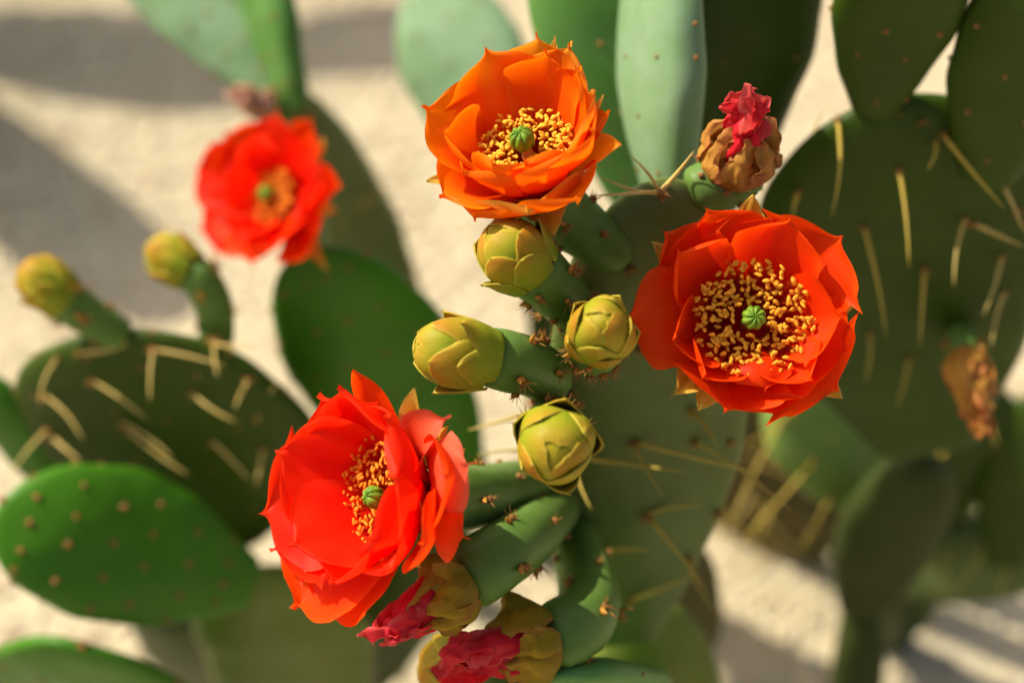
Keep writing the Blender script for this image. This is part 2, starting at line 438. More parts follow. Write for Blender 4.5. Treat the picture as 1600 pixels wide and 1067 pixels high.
def revolve_along(p0, axis_pts, radii, ns=28, seed=0, lump=0.0006):
    V = []
    n = len(axis_pts)
    for i, (c, r) in enumerate(zip(axis_pts, radii)):
        d = axis_pts[min(i + 1, n - 1)] - axis_pts[max(i - 1, 0)]
        m = frame(d)
        for j in range(ns):
            a = 2 * math.pi * j / ns
            q = m @ Vector((math.cos(a), math.sin(a), 0))
            V.append(c + q * (r + lump * vnoise(c + q * r, 160, seed)))
    return V, grid_faces(n, ns, True)
def ovary(parent, base, top, r0, r1, name, seed, label=None, bow=0.0, n_ar=12, ar_kind='l', ar_scale=1.0, mat=None, end_axis=None):
    """green receptacle, narrow below and broad above, carrying areoles; the mesh of the flower or bud part"""
    base, top = Vector(base), Vector(top)
    ax = top - base; L = ax.length; d = ax.normalized()
    m = frame(d); bw = m @ Vector((1, 0, 0))
    n = 22; pts, rad = [], []
    for i in range(n):
        t = i / (n - 1)
        if end_axis is not None:
            pts.append(bez((base, base + ax * 0.3, top - end_axis * L * 0.38, top), t))
        else: pts.append(base + ax * t + bw * (bow * L * math.sin(math.pi * t)))
        r = r0 + (r1 - r0) * (t ** 0.85)
        if t < 0.14: r *= math.sqrt(max(0.02, 1 - ((0.14 - t) / 0.14) ** 2 * 0.55))
        if t > 0.93: r *= 1 - 0.35 * ((t - 0.93) / 0.07) ** 2
        rad.append(r)
    V, F = revolve_along(base, pts, rad, 28, seed)
    k = len(V); V += [base - d * 0.001, top + d * 0.0006]
    F += [(k, (j + 1) % 28, j) for j in range(28)] + [(k + 1, (n - 1) * 28 + j, (n - 1) * 28 + (j + 1) % 28) for j in range(28)]
    o = add(name, parent, base, V, F, [mat or M['skin_ovary']])
    if label: o['label'] = label
    bvh = BVHTree.FromPolygons([tuple(v) for v in V], F)
    rnd = random.Random(seed)
    for i in range(n_ar):
        t = 0.16 + 0.80 * ((i + 0.5) / n_ar) ** 0.8; a = i * 2.39996 + seed
        q = m @ Vector((math.cos(a), math.sin(a), 0)); c = pts[min(n - 1, int(t * (n - 1)))]
        loc, nor, idx, dist = bvh.ray_cast(c + q * 0.06, -q)
        if loc is None: continue
        kind = ar_kind if t > 0.6 else ('n' if t > 0.4 else 's')
        lib = {'n': AREOLE, 'l': AREOLE_LEAF, 's': AREOLE_SMALL, 'b': AREOLE_BIG}[kind]
        z = (nor * 0.75 + d * 0.55).normalized()
        # leaf side (-y) turned towards the flower end
        y = -(d - z * d.dot(z)).normalized(); x = y.cross(z)
        inst('areole', o, rnd.choice(lib), loc, Matrix((x, y, z)).transposed(), 1.35 * ar_scale * rnd.uniform(0.75, 1.15))
    return o, d, m

def bud(parent, base, neck, tip, r0, r1, seed, label, bow=0.05, n_ar=18):
    """unopened bud: receptacle plus three whorls of overlapping scales"""
    base, neck, tip = Vector(base), Vector(neck), Vector(tip)
    o, d, m = ovary(parent, base, neck, r0, r1, 'flower_bud', seed, label, bow, n_ar, end_axis=(tip - neck).normalized())
    ax = tip - neck; Lb = ax.length; d = ax.normalized(); m = frame(d, roll=seed * 1.3)
    rnd = random.Random(seed)
    c0 = neck - d * Lb * 0.06
    def surf(e, ph, off):
        r = r1 * (0.93 + 0.20 * math.sin(min(math.pi, e * 2.1))) * max(0.0, math.cos(e)) ** 0.74 * (1 + 0.05 * math.sin(3 * ph + seed))
        return c0 + m @ Vector((math.cos(ph) * (r + off), math.sin(ph) * (r + off), Lb * 1.06 * math.sin(e) + off * 0.35 * math.sin(e)))
    V = []
    for i in range(14):
        e = math.pi / 2 * 0.99 * i / 13
        for j in range(20): V.append(surf(e, 2 * math.pi * j / 20, -0.0004))
    add('bud_core', o, neck, V, grid_faces(14, 20, True), [M['bud_scale']], uvs=[(0.5, 0.4)] * len(V))
    rows = [(-0.12, 0.62, 5, 0.66, 0.0017, 0.0030), (0.0, 1.05, 4, 0.95, 0.0010, 0.0014), (0.25, 1.53, 3, 1.25, 0.0003, 0.0004)]
    for ri, (e0, e1, cnt, half, off, flare) in enumerate(rows):
        for c in range(cnt):
            ph0 = 2 * math.pi * (c + 0.5 * (ri % 2)) / cnt + rnd.uniform(-.18, .18)
            e1j = e1 * rnd.uniform(0.9, 1.05); fl = flare * rnd.uniform(0.4, 1.5); hf = half * rnd.uniform(0.9, 1.12)
            V, UV = [], []; nr, nc = 16, 11
            for i in range(nr):
                t = i / (nr - 1); e = min(1.56, e0 + (e1j - e0) * t)
                w = hf * prof_point(t, 0.45, 0.8)
                for j in range(nc):
                    s = -1 + 2 * j / (nc - 1)
                    ph = ph0 + s * w / max(0.42, math.cos(e) ** 0.7)
                    keel = 0.0007 * (1 - abs(s)) * math.sin(math.pi * min(1, t * 1.1))
                    V.append(surf(e, ph, off * (1 - 0.55 * s * s) + fl * t ** 3 + keel + 0.00035 * vnoise((s * 2, t * 3, seed + c), 1, ri)))
                    UV.append(((s + 1) / 2, t))
            sc = add('sepal', o, neck, V, grid_faces(nr, nc), [M['bud_scale'] if rnd.random() < 0.55 else M['bud_green']], uvs=UV)
            md = sc.modifiers.new('thickness', 'SOLIDIFY'); md.thickness = 0.0006; md.offset = -1
    return o

def flower(parent, ov_base, O, axis, petals, sepals, mats, seed, label, r_ov=(0.008, 0.0135), st=(170, 0.006, 0.020, 0.016), anther='anther', stig=0.0046, style=0.021, n_ar=12, lean=None):
    """O receptacle centre, axis outwards. petals: (tip px, tip py, height mm, width mm, out-angle, tip-angle, cup, material, extras)"""
    O = Vector(O); axis = axis.normalized()
    o, d, m = ovary(parent, ov_base, O - axis * 0.001, r_ov[0], r_ov[1], 'flower', seed, label, 0.03, n_ar, end_axis=axis)
    def tip_at(px, py, h):
        r = ray(px, py); k = (O + axis * h - CAM).dot(axis) / r.dot(axis)
        return CAM + r * k
    for i, (nm, lst) in enumerate((('sepal', sepals), ('petal', petals))):
        for q, s in enumerate(lst):
            px, py, h, W, al, be, cup, mt = s[:8]; ex = s[8] if len(s) > 8 else {}
            T = tip_at(px, py, h / 1000)
            rad = (T - O) - axis * (T - O).dot(axis)
            if 'az' in ex:  # petal leaves the receptacle in this direction (photo pixel)
                A = tip_at(*ex['az'], h / 1000); rd = (A - O) - axis * (A - O).dot(axis)
            else: rd = rad
            u = rd.normalized(); sd = axis.cross(u)
            rb = ex.get('rb', 0.0085 if nm == 'petal' else 0.0115)
            B = O + u * rb + axis * ex.get('hb', 0.0)
            L = (T - B).length
            ut = rad.normalized()
            C1 = B + (u * math.cos(R(al)) + axis * math.sin(R(al))) * (L * ex.get('k1', 0.42))
            C2 = T - (ut * math.cos(R(be)) + axis * math.sin(R(be))) * (L * ex.get('k2', 0.36))
            pr = ex.get('prof', prof_round if nm == 'petal' else prof_point)
            sheet(nm, o, O, (B, C1, C2, T), sd * ex.get('flip', 1), W / 1000, cup, M[mt], pr,
                  ex.get('ruffle', 0.045), seed * 13 + q + i * 40, ex.get('crease', 0.0), ex.get('mucro', 0.10), 0.0, ex.get('twist', 0.0), curl=ex.get('curl', 0.0))
    # red bowl inside the petals
    V = []; fb = frame(axis); rr_ = r_ov[1]
    for i in range(8):
        f = i / 7; r = rr_ * (0.02 + 1.12 * f)
        for j in range(24):
            a = 2 * math.pi * j / 24
            V.append(O + fb @ Vector((r * math.cos(a), r * math.sin(a), 0.0012 + 0.0085 * f ** 2)))
    add('receptacle', o, O, V, grid_faces(8, 24, True), [M['petal_red']], uvs=[(0.5, 0.1)] * len(V))
    # stamens
    n, r_in, r_out, hgt = st
    rnd = random.Random(seed); fm = frame(axis)
    ln = Vector(lean) if lean else Vector((0, 0, 0))
    for k in range(n):
        f = math.sqrt((k + 0.5) / n); a = k * 2.39996 + rnd.uniform(-.25, .25)
        r = math.sqrt(r_in ** 2 + (r_out ** 2 - r_in ** 2) * f * f) * rnd.uniform(0.94, 1.06)
        dirv = fm @ Vector((math.cos(a), math.sin(a), 0))
        b = O + dirv * (0.0035 + 0.42 * r) + axis * 0.0015
        t = O + dirv * r + axis * (hgt * (0.86 + 0.22 * (r / r_out) + rnd.uniform(-.09, .09))) + ln
        v = t - b
        inst('stamen', o, rnd.choice(STAMEN[anther]), b, frame(v, roll=rnd.uniform(0, 6.28)), (0.0200, 0.0200, v.length))
    # pistil: pale style with a green stigma of folded lobes
    V, F, fmt = [], [], []
    cone_chain([O + axis * style * t for t in (0, .3, .6, .85, 1.0)], [0.0022, 0.0026, 0.0023, 0.0019, 0.0019], 12, V, F, fmt, 0)
    po = add('style', o, O, V, F, [M['style']])
    V, F = [], []
    nr, ns = 22, 72; C = O + axis * style
    for i in range(nr):
        th = math.pi * (i + 0.05) / (nr - 0.9)
        for j in range(ns):
            a = 2 * math.pi * j / ns; ph = a * 8 + 1.3 * math.sin(th * 1.0) + th * 1.2
            g = abs(math.sin(ph / 2)) ** 0.55
            rr = stig * (0.78 + 0.24 * g) * (1 + 0.06 * vnoise((math.cos(a), math.sin(a), th), 2, seed))
            rr *= 1 - 0.22 * max(0, math.cos(th)) ** 6
            V.append(C + fm @ Vector((rr * math.sin(th) * math.cos(a), rr * math.sin(th) * math.sin(a), rr * 1.05 * math.cos(th) + stig * 0.25)))
    add('stigma', o, O, V, grid_faces(nr, ns, True), [M['stigma']])
    return o

def withered(parent, ov_base, O, tipdir, size, seed, label, mat_p='withered_petal', mat_s='withered_sepal', r_ov=(0.008, 0.0125), ns=6, npet=6, n_ar=12, crum=0.0045, spread=0.55, ov_mat=None, pw=0.7, sw=0.6, sl=0.68, round_=0.5):
    """spent flower: shrivelled sepals closed round a crumpled wad of petals"""
    O = Vector(O); ax = tipdir.normalized()
    o, d, m = ovary(parent, ov_base, O, r_ov[0], r_ov[1], 'withered_flower', seed, label, 0.04, n_ar, 'l', 1.0, ov_mat, end_axis=ax)
    fm = frame(ax, roll=seed); rnd = random.Random(seed)
    for k in range(npet):
        a = 2 * math.pi * k / npet + rnd.uniform(-.4, .4)
        u = fm @ Vector((math.cos(a), math.sin(a), 0)); L = size * rnd.uniform(0.85, 1.2)
        B = O + u * r_ov[1] * 0.4
        T = O + ax * L + u * rnd.uniform(-0.3, 0.5) * size * spread
        sheet('petal', o, O, (B, B + (ax + u * 0.7) * L * 0.4, T - (ax * 0.4 - u * rnd.uniform(-.6, .6)) * L * 0.3, T), ax.cross(u), size * pw * rnd.uniform(0.85, 1.2),
              rnd.uniform(0.9, 1.8), M[mat_p], prof_round, 0.16, seed * 9 + k, 0.1, 0.1, crum, rnd.uniform(-1.2, 1.2), 34, 25)
    for k in range(ns):
        a = 2 * math.pi * (k + 0.5) / ns + rnd.uniform(-.3, .3)
        u = fm @ Vector((math.cos(a), math.sin(a), 0)); L = size * sl * rnd.uniform(0.82, 1.18)
        B = O + u * r_ov[1] * 0.92 - ax * 0.002
        T = O + ax * L + u * rnd.uniform(0.15, 0.6) * r_ov[1]
        sheet('sepal', o, O, (B, B + (ax * 0.8 + u * 0.65) * L * 0.45, T - (ax * 0.8 - u * 0.5) * L * 0.35, T), ax.cross(u), size * sw * rnd.uniform(0.85, 1.15),
              rnd.uniform(0.25, 0.8), M[mat_s], prof_point, 0.14, seed * 9 + 50 + k, 0.05, 0, crum * 0.7, rnd.uniform(-.7, .7), 26, 17)
    return o
def ground_pt(px, py):
    r = ray(px, py); return CAM + r * (-CAM.z / r.z)
def below(p, dx=0, dy=0): return Vector((p.x + dx, p.y + dy, 0.0))

#==GROUND==
# ------------------------------------------------------------------ ground and gravel
def ground_mat():
    m, nt, out = newmat('decomposed_granite')
    n1 = noise_tex(nt, 6, 5, 0.6); n2 = noise_tex(nt, 160, 5, 0.7)
    c = mixc(nt, ramp(nt, n1, [(0.35, 0.0), (0.7, 1.0)]), (0.58, 0.50, 0.33), (0.63, 0.55, 0.38))
    c = mixc(nt, ramp(nt, n2, [(0.4, 0.0), (0.8, 0.5)]), c, (0.42, 0.33, 0.21))
    p = N(nt, 'ShaderNodeBsdfPrincipled', i_Roughness=0.95); p.inputs['Specular IOR Level'].default_value = 0.1
    nt.links.new(c, p.inputs['Base Color'])
    nt.links.new(bump(nt, n2, 0.8, 0.006), p.inputs['Normal'])
    nt.links.new(p.outputs[0], out.inputs[0]); return m
gm = ground_mat()
V, n_ = [], 60
xs = np.concatenate([np.linspace(-60, -1.6, 8), np.linspace(-1.4, 1.4, 44), np.linspace(1.6, 60, 8)])
ys = np.concatenate([np.linspace(-60, -0.6, 8), np.linspace(-0.4, 2.2, 44), np.linspace(2.6, 60, 8)])
for y in ys:
    for x in xs:
        V.append(Vector((x, y, 0.010 * vnoise((x, y, 0), 2.2, 3) - 0.006)))
g = add('ground', None, (0, 0, 0), V, grid_faces(len(ys), len(xs)), [gm]); g['kind'] = 'structure'
gbvh = BVHTree.FromPolygons([tuple(v) for v in V], grid_faces(len(ys), len(xs)))
def gravel(count, seed):
    rs = np.random.RandomState(seed)
    t = (1 + 5 ** .5) / 2
    iv = np.array([(-1, t, 0), (1, t, 0), (-1, -t, 0), (1, -t, 0), (0, -1, t), (0, 1, t), (0, -1, -t), (0, 1, -t), (t, 0, -1), (t, 0, 1), (-t, 0, -1), (-t, 0, 1)], float) / 1.902
    it = np.array([(0, 11, 5), (0, 5, 1), (0, 1, 7), (0, 7, 10), (0, 10, 11), (1, 5, 9), (5, 11, 4), (11, 10, 2), (10, 7, 6), (7, 1, 8), (3, 9, 4), (3, 4, 2), (3, 2, 6), (3, 6, 8), (3, 8, 9), (4, 9, 5), (2, 4, 11), (6, 2, 10), (8, 6, 7), (9, 8, 1)])
    x = rs.uniform(-0.85, 0.85, count); y = rs.uniform(-0.02, 1.25, count)
    z = np.array([0.010 * vnoise((a, b, 0), 2.2, 3) - 0.006 for a, b in zip(x, y)])
    sz = 0.0016 + 0.0042 * rs.rand(count) ** 2.2
    ax = rs.uniform(0.7, 1.3, (count, 3)) * sz[:, None]; ax[:, 2] *= 0.7
    v = iv[None] * rs.uniform(0.8, 1.2, (count, 12, 1)) * ax[:, None, :]
    an = rs.uniform(0, 6.283, count); c, s = np.cos(an), np.sin(an)
    vx = v[:, :, 0] * c[:, None] - v[:, :, 1] * s[:, None]; vy = v[:, :, 0] * s[:, None] + v[:, :, 1] * c[:, None]
    v = np.stack([vx + x[:, None], vy + y[:, None], v[:, :, 2] + (z + sz * 0.25)[:, None]], -1).reshape(-1, 3)
    f = (it[None] + (np.arange(count) * 12)[:, None, None]).reshape(-1)
    me = bpy.data.meshes.new('gravel')
    me.vertices.add(len(v)); me.vertices.foreach_set('co', v.ravel())
    me.loops.add(len(f)); me.loops.foreach_set('vertex_index', f.astype(np.int32))
    nf = len(f) // 3; me.polygons.add(nf); me.polygons.foreach_set('loop_start', np.arange(0, nf * 3, 3, dtype=np.int32))
    me.update(calc_edges=True)
    m, nt, out = newmat('gravel')
    gi = nt.nodes.new('ShaderNodeNewGeometry')
    cr = ramp(nt, gi.outputs['Random Per Island'], [(0.0, (0.64, 0.55, 0.37)), (0.4, (0.56, 0.47, 0.31)), (0.7, (0.68, 0.62, 0.46)), (0.88, (0.48, 0.36, 0.24)), (1.0, (0.36, 0.26, 0.18))])
    p = N(nt, 'ShaderNodeBsdfPrincipled', i_Roughness=0.9); p.inputs['Specular IOR Level'].default_value = 0.15
    nt.links.new(cr, p.inputs['Base Color']); nt.links.new(p.outputs[0], out.inputs[0])
    me.materials.append(m)
    o = bpy.data.objects.new('gravel', me); reg(o, None, (0, 0, 0))
    o['kind'] = 'stuff'; o['label'] = 'pale beige gravel strewn over the ground'; o['category'] = 'gravel'
gravel(32000, 4)

#==PLANTS==
def supp(parent, top, foot, normal, width, thick, mat, seed, name='pad'):
    return pad(parent, Vector((foot.x, foot.y, -0.012)), top, normal, width, thick, M[mat], 0.62, 0.5, 0.02, seed, name=name)

# ---- central plant, carries the three sharp flowers
a1_base, a1_tip = P(955, 1000, 0.72), P(1055, 278, 0.580)
foot = Vector((a1_base.x + 0.03, a1_base.y + 0.0, 0))
PA = plant('prickly_pear_cactus', 'prickly pear with green buds and three big open flowers on a greyish spiny pad', 'prickly pear cacti', foot)
A7 = supp(PA, P(1035, 940, 0.75), foot, (0.1, -1, 0.1), 0.085, 0.024, 'skin_olive', 3)
A1 = pad(PA, a1_base, a1_tip, (0.12, -1, 0.06), 335 * PX(0.63), 0.020, M['skin_old'], 0.60, 0.40, 0.0, 1, 'greyish olive pad with long straw spines, in shade, between the flowers')
A8b = P(1010, 880, 0.84); A8t = P(1055, 305, 0.66)
A8f = supp(PA, A8b + Vector((0, 0, 0.03)), below(A8b, 0.01, 0.05), (0, -1, 0), 0.08, 0.025, 'bark', 5)
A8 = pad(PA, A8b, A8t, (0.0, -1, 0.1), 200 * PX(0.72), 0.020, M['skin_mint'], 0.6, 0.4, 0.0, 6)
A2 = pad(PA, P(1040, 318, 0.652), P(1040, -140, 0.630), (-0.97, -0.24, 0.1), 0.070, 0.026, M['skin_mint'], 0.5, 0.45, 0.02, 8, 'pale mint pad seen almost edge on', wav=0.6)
A3 = pad(PA, P(1010, 345, 0.73), P(930, -240, 0.66), (-0.10, -1.0, 0.05), 225 * PX(0.75), 0.024, M['skin_mid'], 0.6, 0.35, 0.03, 9, 'broad green pad between the orange flower and the mint pad')
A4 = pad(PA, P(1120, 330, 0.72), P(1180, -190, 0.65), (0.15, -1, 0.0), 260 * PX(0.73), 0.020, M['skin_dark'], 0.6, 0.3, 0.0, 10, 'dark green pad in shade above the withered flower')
A9b = A7.base + A7.a * A7.L * 0.8
A9 = pad(PA, A9b + Vector((0, -0.01, 0)), P(850, 1056, 0.575), (-0.2, -0.9, 0.5), 260 * PX(0.6), 0.018, M['skin_mid'], 0.65, 0.3, 0.0, 11)
for q, (pd, kd, rw, cl, sc, rm) in enumerate(((A2, 'b', 5, 2, 1.0, 9), (A3, 'b', 5, 2, 1.1, 9), (A4, 'b', 5, 2, 1.1, 9), (A9, 'n', 3, 3, 0.8, 9), (A7, 'n', 5, 3, 1.4, 8))):
    areole_grid(pd, kd, rw, cl, sc, q, rm)
for b in ((990, 690, 1200, 740), (990, 690, 1040, 780), (1010, 805, 1110, 930), (1010, 805, 1100, 788), (930, 860, 950, 985), (930, 860, 1022, 858),
          (845, 870, 925, 945), (845, 870, 962, 875), (820, 770, 860, 855), (897, 722, 927, 802), (905, 716, 1075, 738), (1090, 575, 1045, 625), (985, 935, 1085, 900),
          (1085, 690, 1240, 800), (1080, 640, 1120, 700), (1075, 870, 1120, 960)):
    spine(A1, *b, lift=0.014, dark=True, thick=1.15, ar='b')
for b in ((830, 610, 728, 672), (1032, 302, 985, 243), (1032, 302, 1087, 232), (1032, 302, 935, 276), (1032, 302, 925, 303), (815, 715, 742, 711)):
    spine(A1, *b, lift=0.010, thick=1.2, ar='n')
for (x, y) in ((850, 590), (985, 420), (820, 690), (812, 800), (840, 905), (890, 975), (1135, 560), (1140, 690), (1120, 800), (1100, 400), (1000, 545)):
    l_, n_ = hit(A1, x, y); areole_on(A1, l_, n_, 'b', 1.1)

# buds on the left rim of the central pad
def on(pd, x, y, sink=0.003):
    l_, n_ = hit(pd, x, y); return l_ - n_ * sink
bud(PA, on(A1, 850, 585), P(748, 556, 0.548), P(650, 541, 0.538), 0.0085, 0.0112, 3, 'olive bud pointing sideways below the upper bud, left of the spiny pad')
bud(PA, on(A1, 905, 500), P(822, 412, 0.556), P(765, 362, 0.545), 0.0085, 0.0112, 5, 'green bud directly under the orange flower')
bud(PA, on(A1, 925, 560), P(936, 528, 0.545), P(945, 500, 0.520), 0.0085, 0.0100, 8, 'small bud touching the scarlet flower petal', 0.0)
bud(PA, on(A1, 868, 650), P(866, 688, 0.540), P(871, 703, 0.515), 0.0090, 0.0118, 11, 'round green bud seen end on beside the red flower', 0.0, 18)

# upper orange flower
O1 = P(841, 284, 0.568)
ax1 = camv(-0.26, 0.57, 0.78)
op, am = 'petal_orange', 'petal_amber'
flower(PA, on(A1, 975, 410), O1, ax1, [
    (838, 50, 40, 36, 62, 70, 0.7, am, dict(mucro=.03)), (890, 66, 40, 34, 62, 75, 0.8, am, dict(mucro=.03)), (660, 165, 36, 40, 48, 50, 0.5, op, dict(ruffle=.06)),
    (926, 140, 38, 34, 62, 80, 0.8, am, dict(mucro=.03)), (972, 226, 26, 30, 40, 30, 0.9, 'petal_amber', dict(prof=prof_point)), (951, 172, 30, 18, 50, 70, 0.9, op, dict(mucro=.05)),
    (686, 308, 20, 36, 26, 5, 0.6, op), (740, 342, 14, 40, 15, 10, 0.7, op, dict(mucro=.03)), (825, 333, 20, 42, 22, 40, 0.7, 'sepal_orange', dict(mucro=.2)), (898, 312, 22, 36, 30, 50, 0.8, op, dict(mucro=.04)),
    (757, 74, 42, 38, 60, 70, 0.6, op, dict(rb=.007, mucro=.22)), (852, 76, 42, 34, 64, 78, 0.6, op, dict(rb=.007)), (905, 105, 42, 30, 68, 84, 0.6, op, dict(rb=.007)),
    (688, 200, 36, 36, 52, 75, 0.9, op, dict(rb=.007, mucro=.05)), (925, 200, 38, 36, 60, 85, 0.8, op, dict(rb=.007)),
    (722, 268, 30, 34, 45, 70, .9, op, dict(rb=.0075)),
    (768, 250, 34, 32, 52, 96, 0.8, op, dict(rb=.0075, mucro=.05)), (880, 232, 35, 36, 55, 92, 0.8, op, dict(rb=.0075, mucro=.04)), (818, 250, 32, 32, 55, 98, 0.8, op, dict(rb=.0085, mucro=.03)),
], [(666, 284, 16, 18, 20, 20, 0.6, 'sepal'), (941, 148, 32, 16, 60, 70, 0.8, 'sepal'), (866, 368, 2, 16, 10, -20, 0.5, 'sepal'), (800, 348, 10, 22, 10, 10, .6, 'sepal_orange'), (868, 56, 38, 18, 60, 60, .5, 'sepal')],
    None, 21, 'orange flower with amber outer petals and bright yellow stamens, the highest open one', st=(270, 0.005, 0.0172, 0.0185), stig=0.0046, style=0.022)

# scarlet flower
O2 = P(1163, 508, 0.578)
ax2 = camv(0.02, 0.12, 0.99)
sc_ = 'petal_scarlet'
flower(PA, on(A1, 1085, 470, 0.004), O2, ax2, [
    (1317, 368, 22, 44, 45, 30, 0.6, sc_, dict(mucro=.22)), (1103, 325, 22, 42, 45, 45, 0.6, sc_, dict(mucro=.22)), (1312, 612, 18, 44, 40, 20, 0.5, sc_, dict(mucro=.22)),
    (1131, 645, 18, 42, 40, 20, 0.5, sc_, dict(mucro=.22)), (970, 494, 22, 38, 50, -15, -0.4, sc_, dict(k2=.5, mucro=.03)), (1037, 362, 22, 32, 45, 45, 0.7, sc_, dict(mucro=.25)),
    (1215, 654, 16, 38, 35, 15, 0.5, sc_, dict(mucro=.03)), (1328, 548, 18, 36, 40, 20, 0.5, sc_, dict(mucro=.03)),
    (1234, 342, 28, 38, 55, 55, 0.8, sc_, dict(rb=.0075)), (1320, 492, 28, 36, 50, 45, 0.8, sc_, dict(rb=.0075, mucro=.2)), (1062, 392, 30, 36, 58, 75, 0.9, sc_, dict(rb=.0075, mucro=.04)),
    (1050, 530, 29, 32, 55, 70, 0.9, sc_, dict(rb=.0075, mucro=.04)), (1270, 592, 28, 30, 52, 65, 0.9, sc_, dict(rb=.0075, mucro=.05)), (1195, 612, 20, 25, 85, -25, -0.4, sc_, dict(rb=.0085, k1=.62, k2=.4, mucro=.05)), (1098, 590, 28, 28, 55, 75, 0.9, sc_, dict(rb=.0075)),
], [(1176, 304, 20, 26, 45, 60, 0.7, 'sepal'), (1341, 470, 16, 24, 40, 35, 0.7, 'sepal'), (1054, 616, 16, 28, 40, 30, 0.6, 'sepal'), (1316, 622, 14, 24, 35, 30, .5, 'sepal'), (1021, 380, 17, 22, 45, 45, .6, 'sepal'), (1030, 440, 14, 26, 40, 40, .6, 'sepal'), (1090, 640, 14, 24, 35, 20, .5, 'sepal'), (1250, 645, 12, 24, 35, 20, .5, 'sepal')],
    None, 22, 'scarlet flower facing outward, full ring of golden stamens round a green stigma', st=(300, 0.0065, 0.0212, 0.0175), stig=0.0044, style=0.0195, anther='anther_gold')

# deep red flower
O3 = P(654, 779, 0.566)
ax3 = camv(-0.72, 0.10, 0.69)
rd, pk = 'petal_red', 'petal_pink'
flower(PA, on(A1, 812, 770), O3, ax3, [
    (552, 577, 34, 32, 60, 60, 0.5, 'petal_scarlet', dict(prof=prof_point)), (498, 615, 34, 42, 48, 45, 0.6, rd, dict(mucro=.22)), (404, 802, 38, 48, 52, 42, 0.5, rd, dict(mucro=.22)), (422, 860, 36, 40, 50, 45, 0.6, rd, dict(mucro=.2)),
    (459, 952, 26, 46, 35, 20, 0.55, 'petal_scarlet'), (505, 970, 20, 40, 30, 18, .5, 'petal_scarlet', dict(mucro=.05)),
    (704, 648, 16, 22, 40, -35, 0.9, pk, dict(k2=.5)), (745, 722, 20, 32, 45, -20, -0.7, pk, dict(k2=.5, mucro=.02)), (734, 842, 16, 26, 30, -30, -.6, 'petal_scarlet', dict(k2=.45, mucro=.02)),
    (528, 604, 40, 42, 56, 62, 0.7, rd, dict(rb=.007, mucro=.2)), (430, 705, 42, 48, 56, 62, 0.65, rd, dict(rb=.007)), (450, 855, 42, 44, 56, 62, 0.7, rd, dict(rb=.007, mucro=.04)),
    (515, 915, 38, 40, 52, 65, .8, rd, dict(rb=.007, mucro=.05)), (600, 885, 36, 36, 52, 80, .9, rd, dict(rb=.007)),
    (606, 745, 40, 40, 58, 96, 0.7, rd, dict(rb=.0075, mucro=.05)), (572, 842, 40, 36, 55, 92, 0.8, rd, dict(rb=.0075)), (600, 650, 40, 38, 60, 80, .8, rd, dict(rb=.0075, mucro=.04)),
    (690, 740, 32, 34, 50, 75, .7, 'petal_scarlet', dict(rb=.010, mucro=.04)), (655, 850, 32, 34, 48, 75, .7, 'petal_scarlet', dict(rb=.010, mucro=.05)),
], [(647, 606, 24, 24, 45, 35, 0.7, 'sepal'), (698, 665, 16, 16, 35, 20, 0.7, 'sepal'), (655, 885, 22, 22, 25, 20, .6, 'sepal'), (725, 700, 16, 22, 30, 30, .6, 'sepal')],
    None, 23, 'deep red flower opening to the side, orange stamens half hidden by petals', st=(280, 0.005, 0.0212, 0.017), anther='anther_orange', stig=0.0041, style=0.020)

# withered flowers of the central plant
withered(PA, on(A1, 1085, 300), P(1150, 262, 0.583), camv(0.06, 0.66, 0.74), 0.031, 31, 'shrivelled crimson and tan flower standing above the scarlet flower', mat_s='withered_tan', ns=9, npet=5, crum=0.006, spread=0.22, pw=0.5, sw=0.62, sl=0.62)
withered(PA, on(A1, 818, 865), P(715, 912, 0.562), camv(-0.80, -0.46, 0.40), 0.033, 33, 'withered crimson flower hanging under the deep red flower', r_ov=(0.009, 0.0130), spread=0.12, pw=0.42, npet=5, sw=0.62, sl=0.60, ns=6, crum=0.0038)
withered(PA, on(A1, 880, 955), P(846, 1000, 0.578), camv(-0.88, -0.12, 0.45), 0.035, 36, 'withered dark red flower with twisted petals, lowest on the spiny pad', r_ov=(0.010, 0.0135), spread=0.45, pw=0.4, npet=5, sw=0.6, sl=0.62, crum=0.0042)
bud(PA, on(A9, 790, 1075), P(745, 1058, 0.60), P(660, 1030, 0.61), 0.009, 0.0125, 14, 'yellow green bud under the withered flowers')

# ---- plant behind the orange flower
T_top = P(838, 470, 0.92)
PT = plant('prickly_pear_cactus', 'prickly pear behind the orange flower, pale blurred pad over a narrow stem', 'prickly pear cacti', below(P(838, 560, 0.95)))
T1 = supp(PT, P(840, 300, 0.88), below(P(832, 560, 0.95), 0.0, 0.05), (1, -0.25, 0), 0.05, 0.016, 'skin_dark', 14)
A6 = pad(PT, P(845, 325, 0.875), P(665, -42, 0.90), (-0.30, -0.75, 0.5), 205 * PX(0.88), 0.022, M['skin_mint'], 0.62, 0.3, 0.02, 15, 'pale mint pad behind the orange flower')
areole_grid(A6, 'n', 6, 3, 1.3, 5, 9)

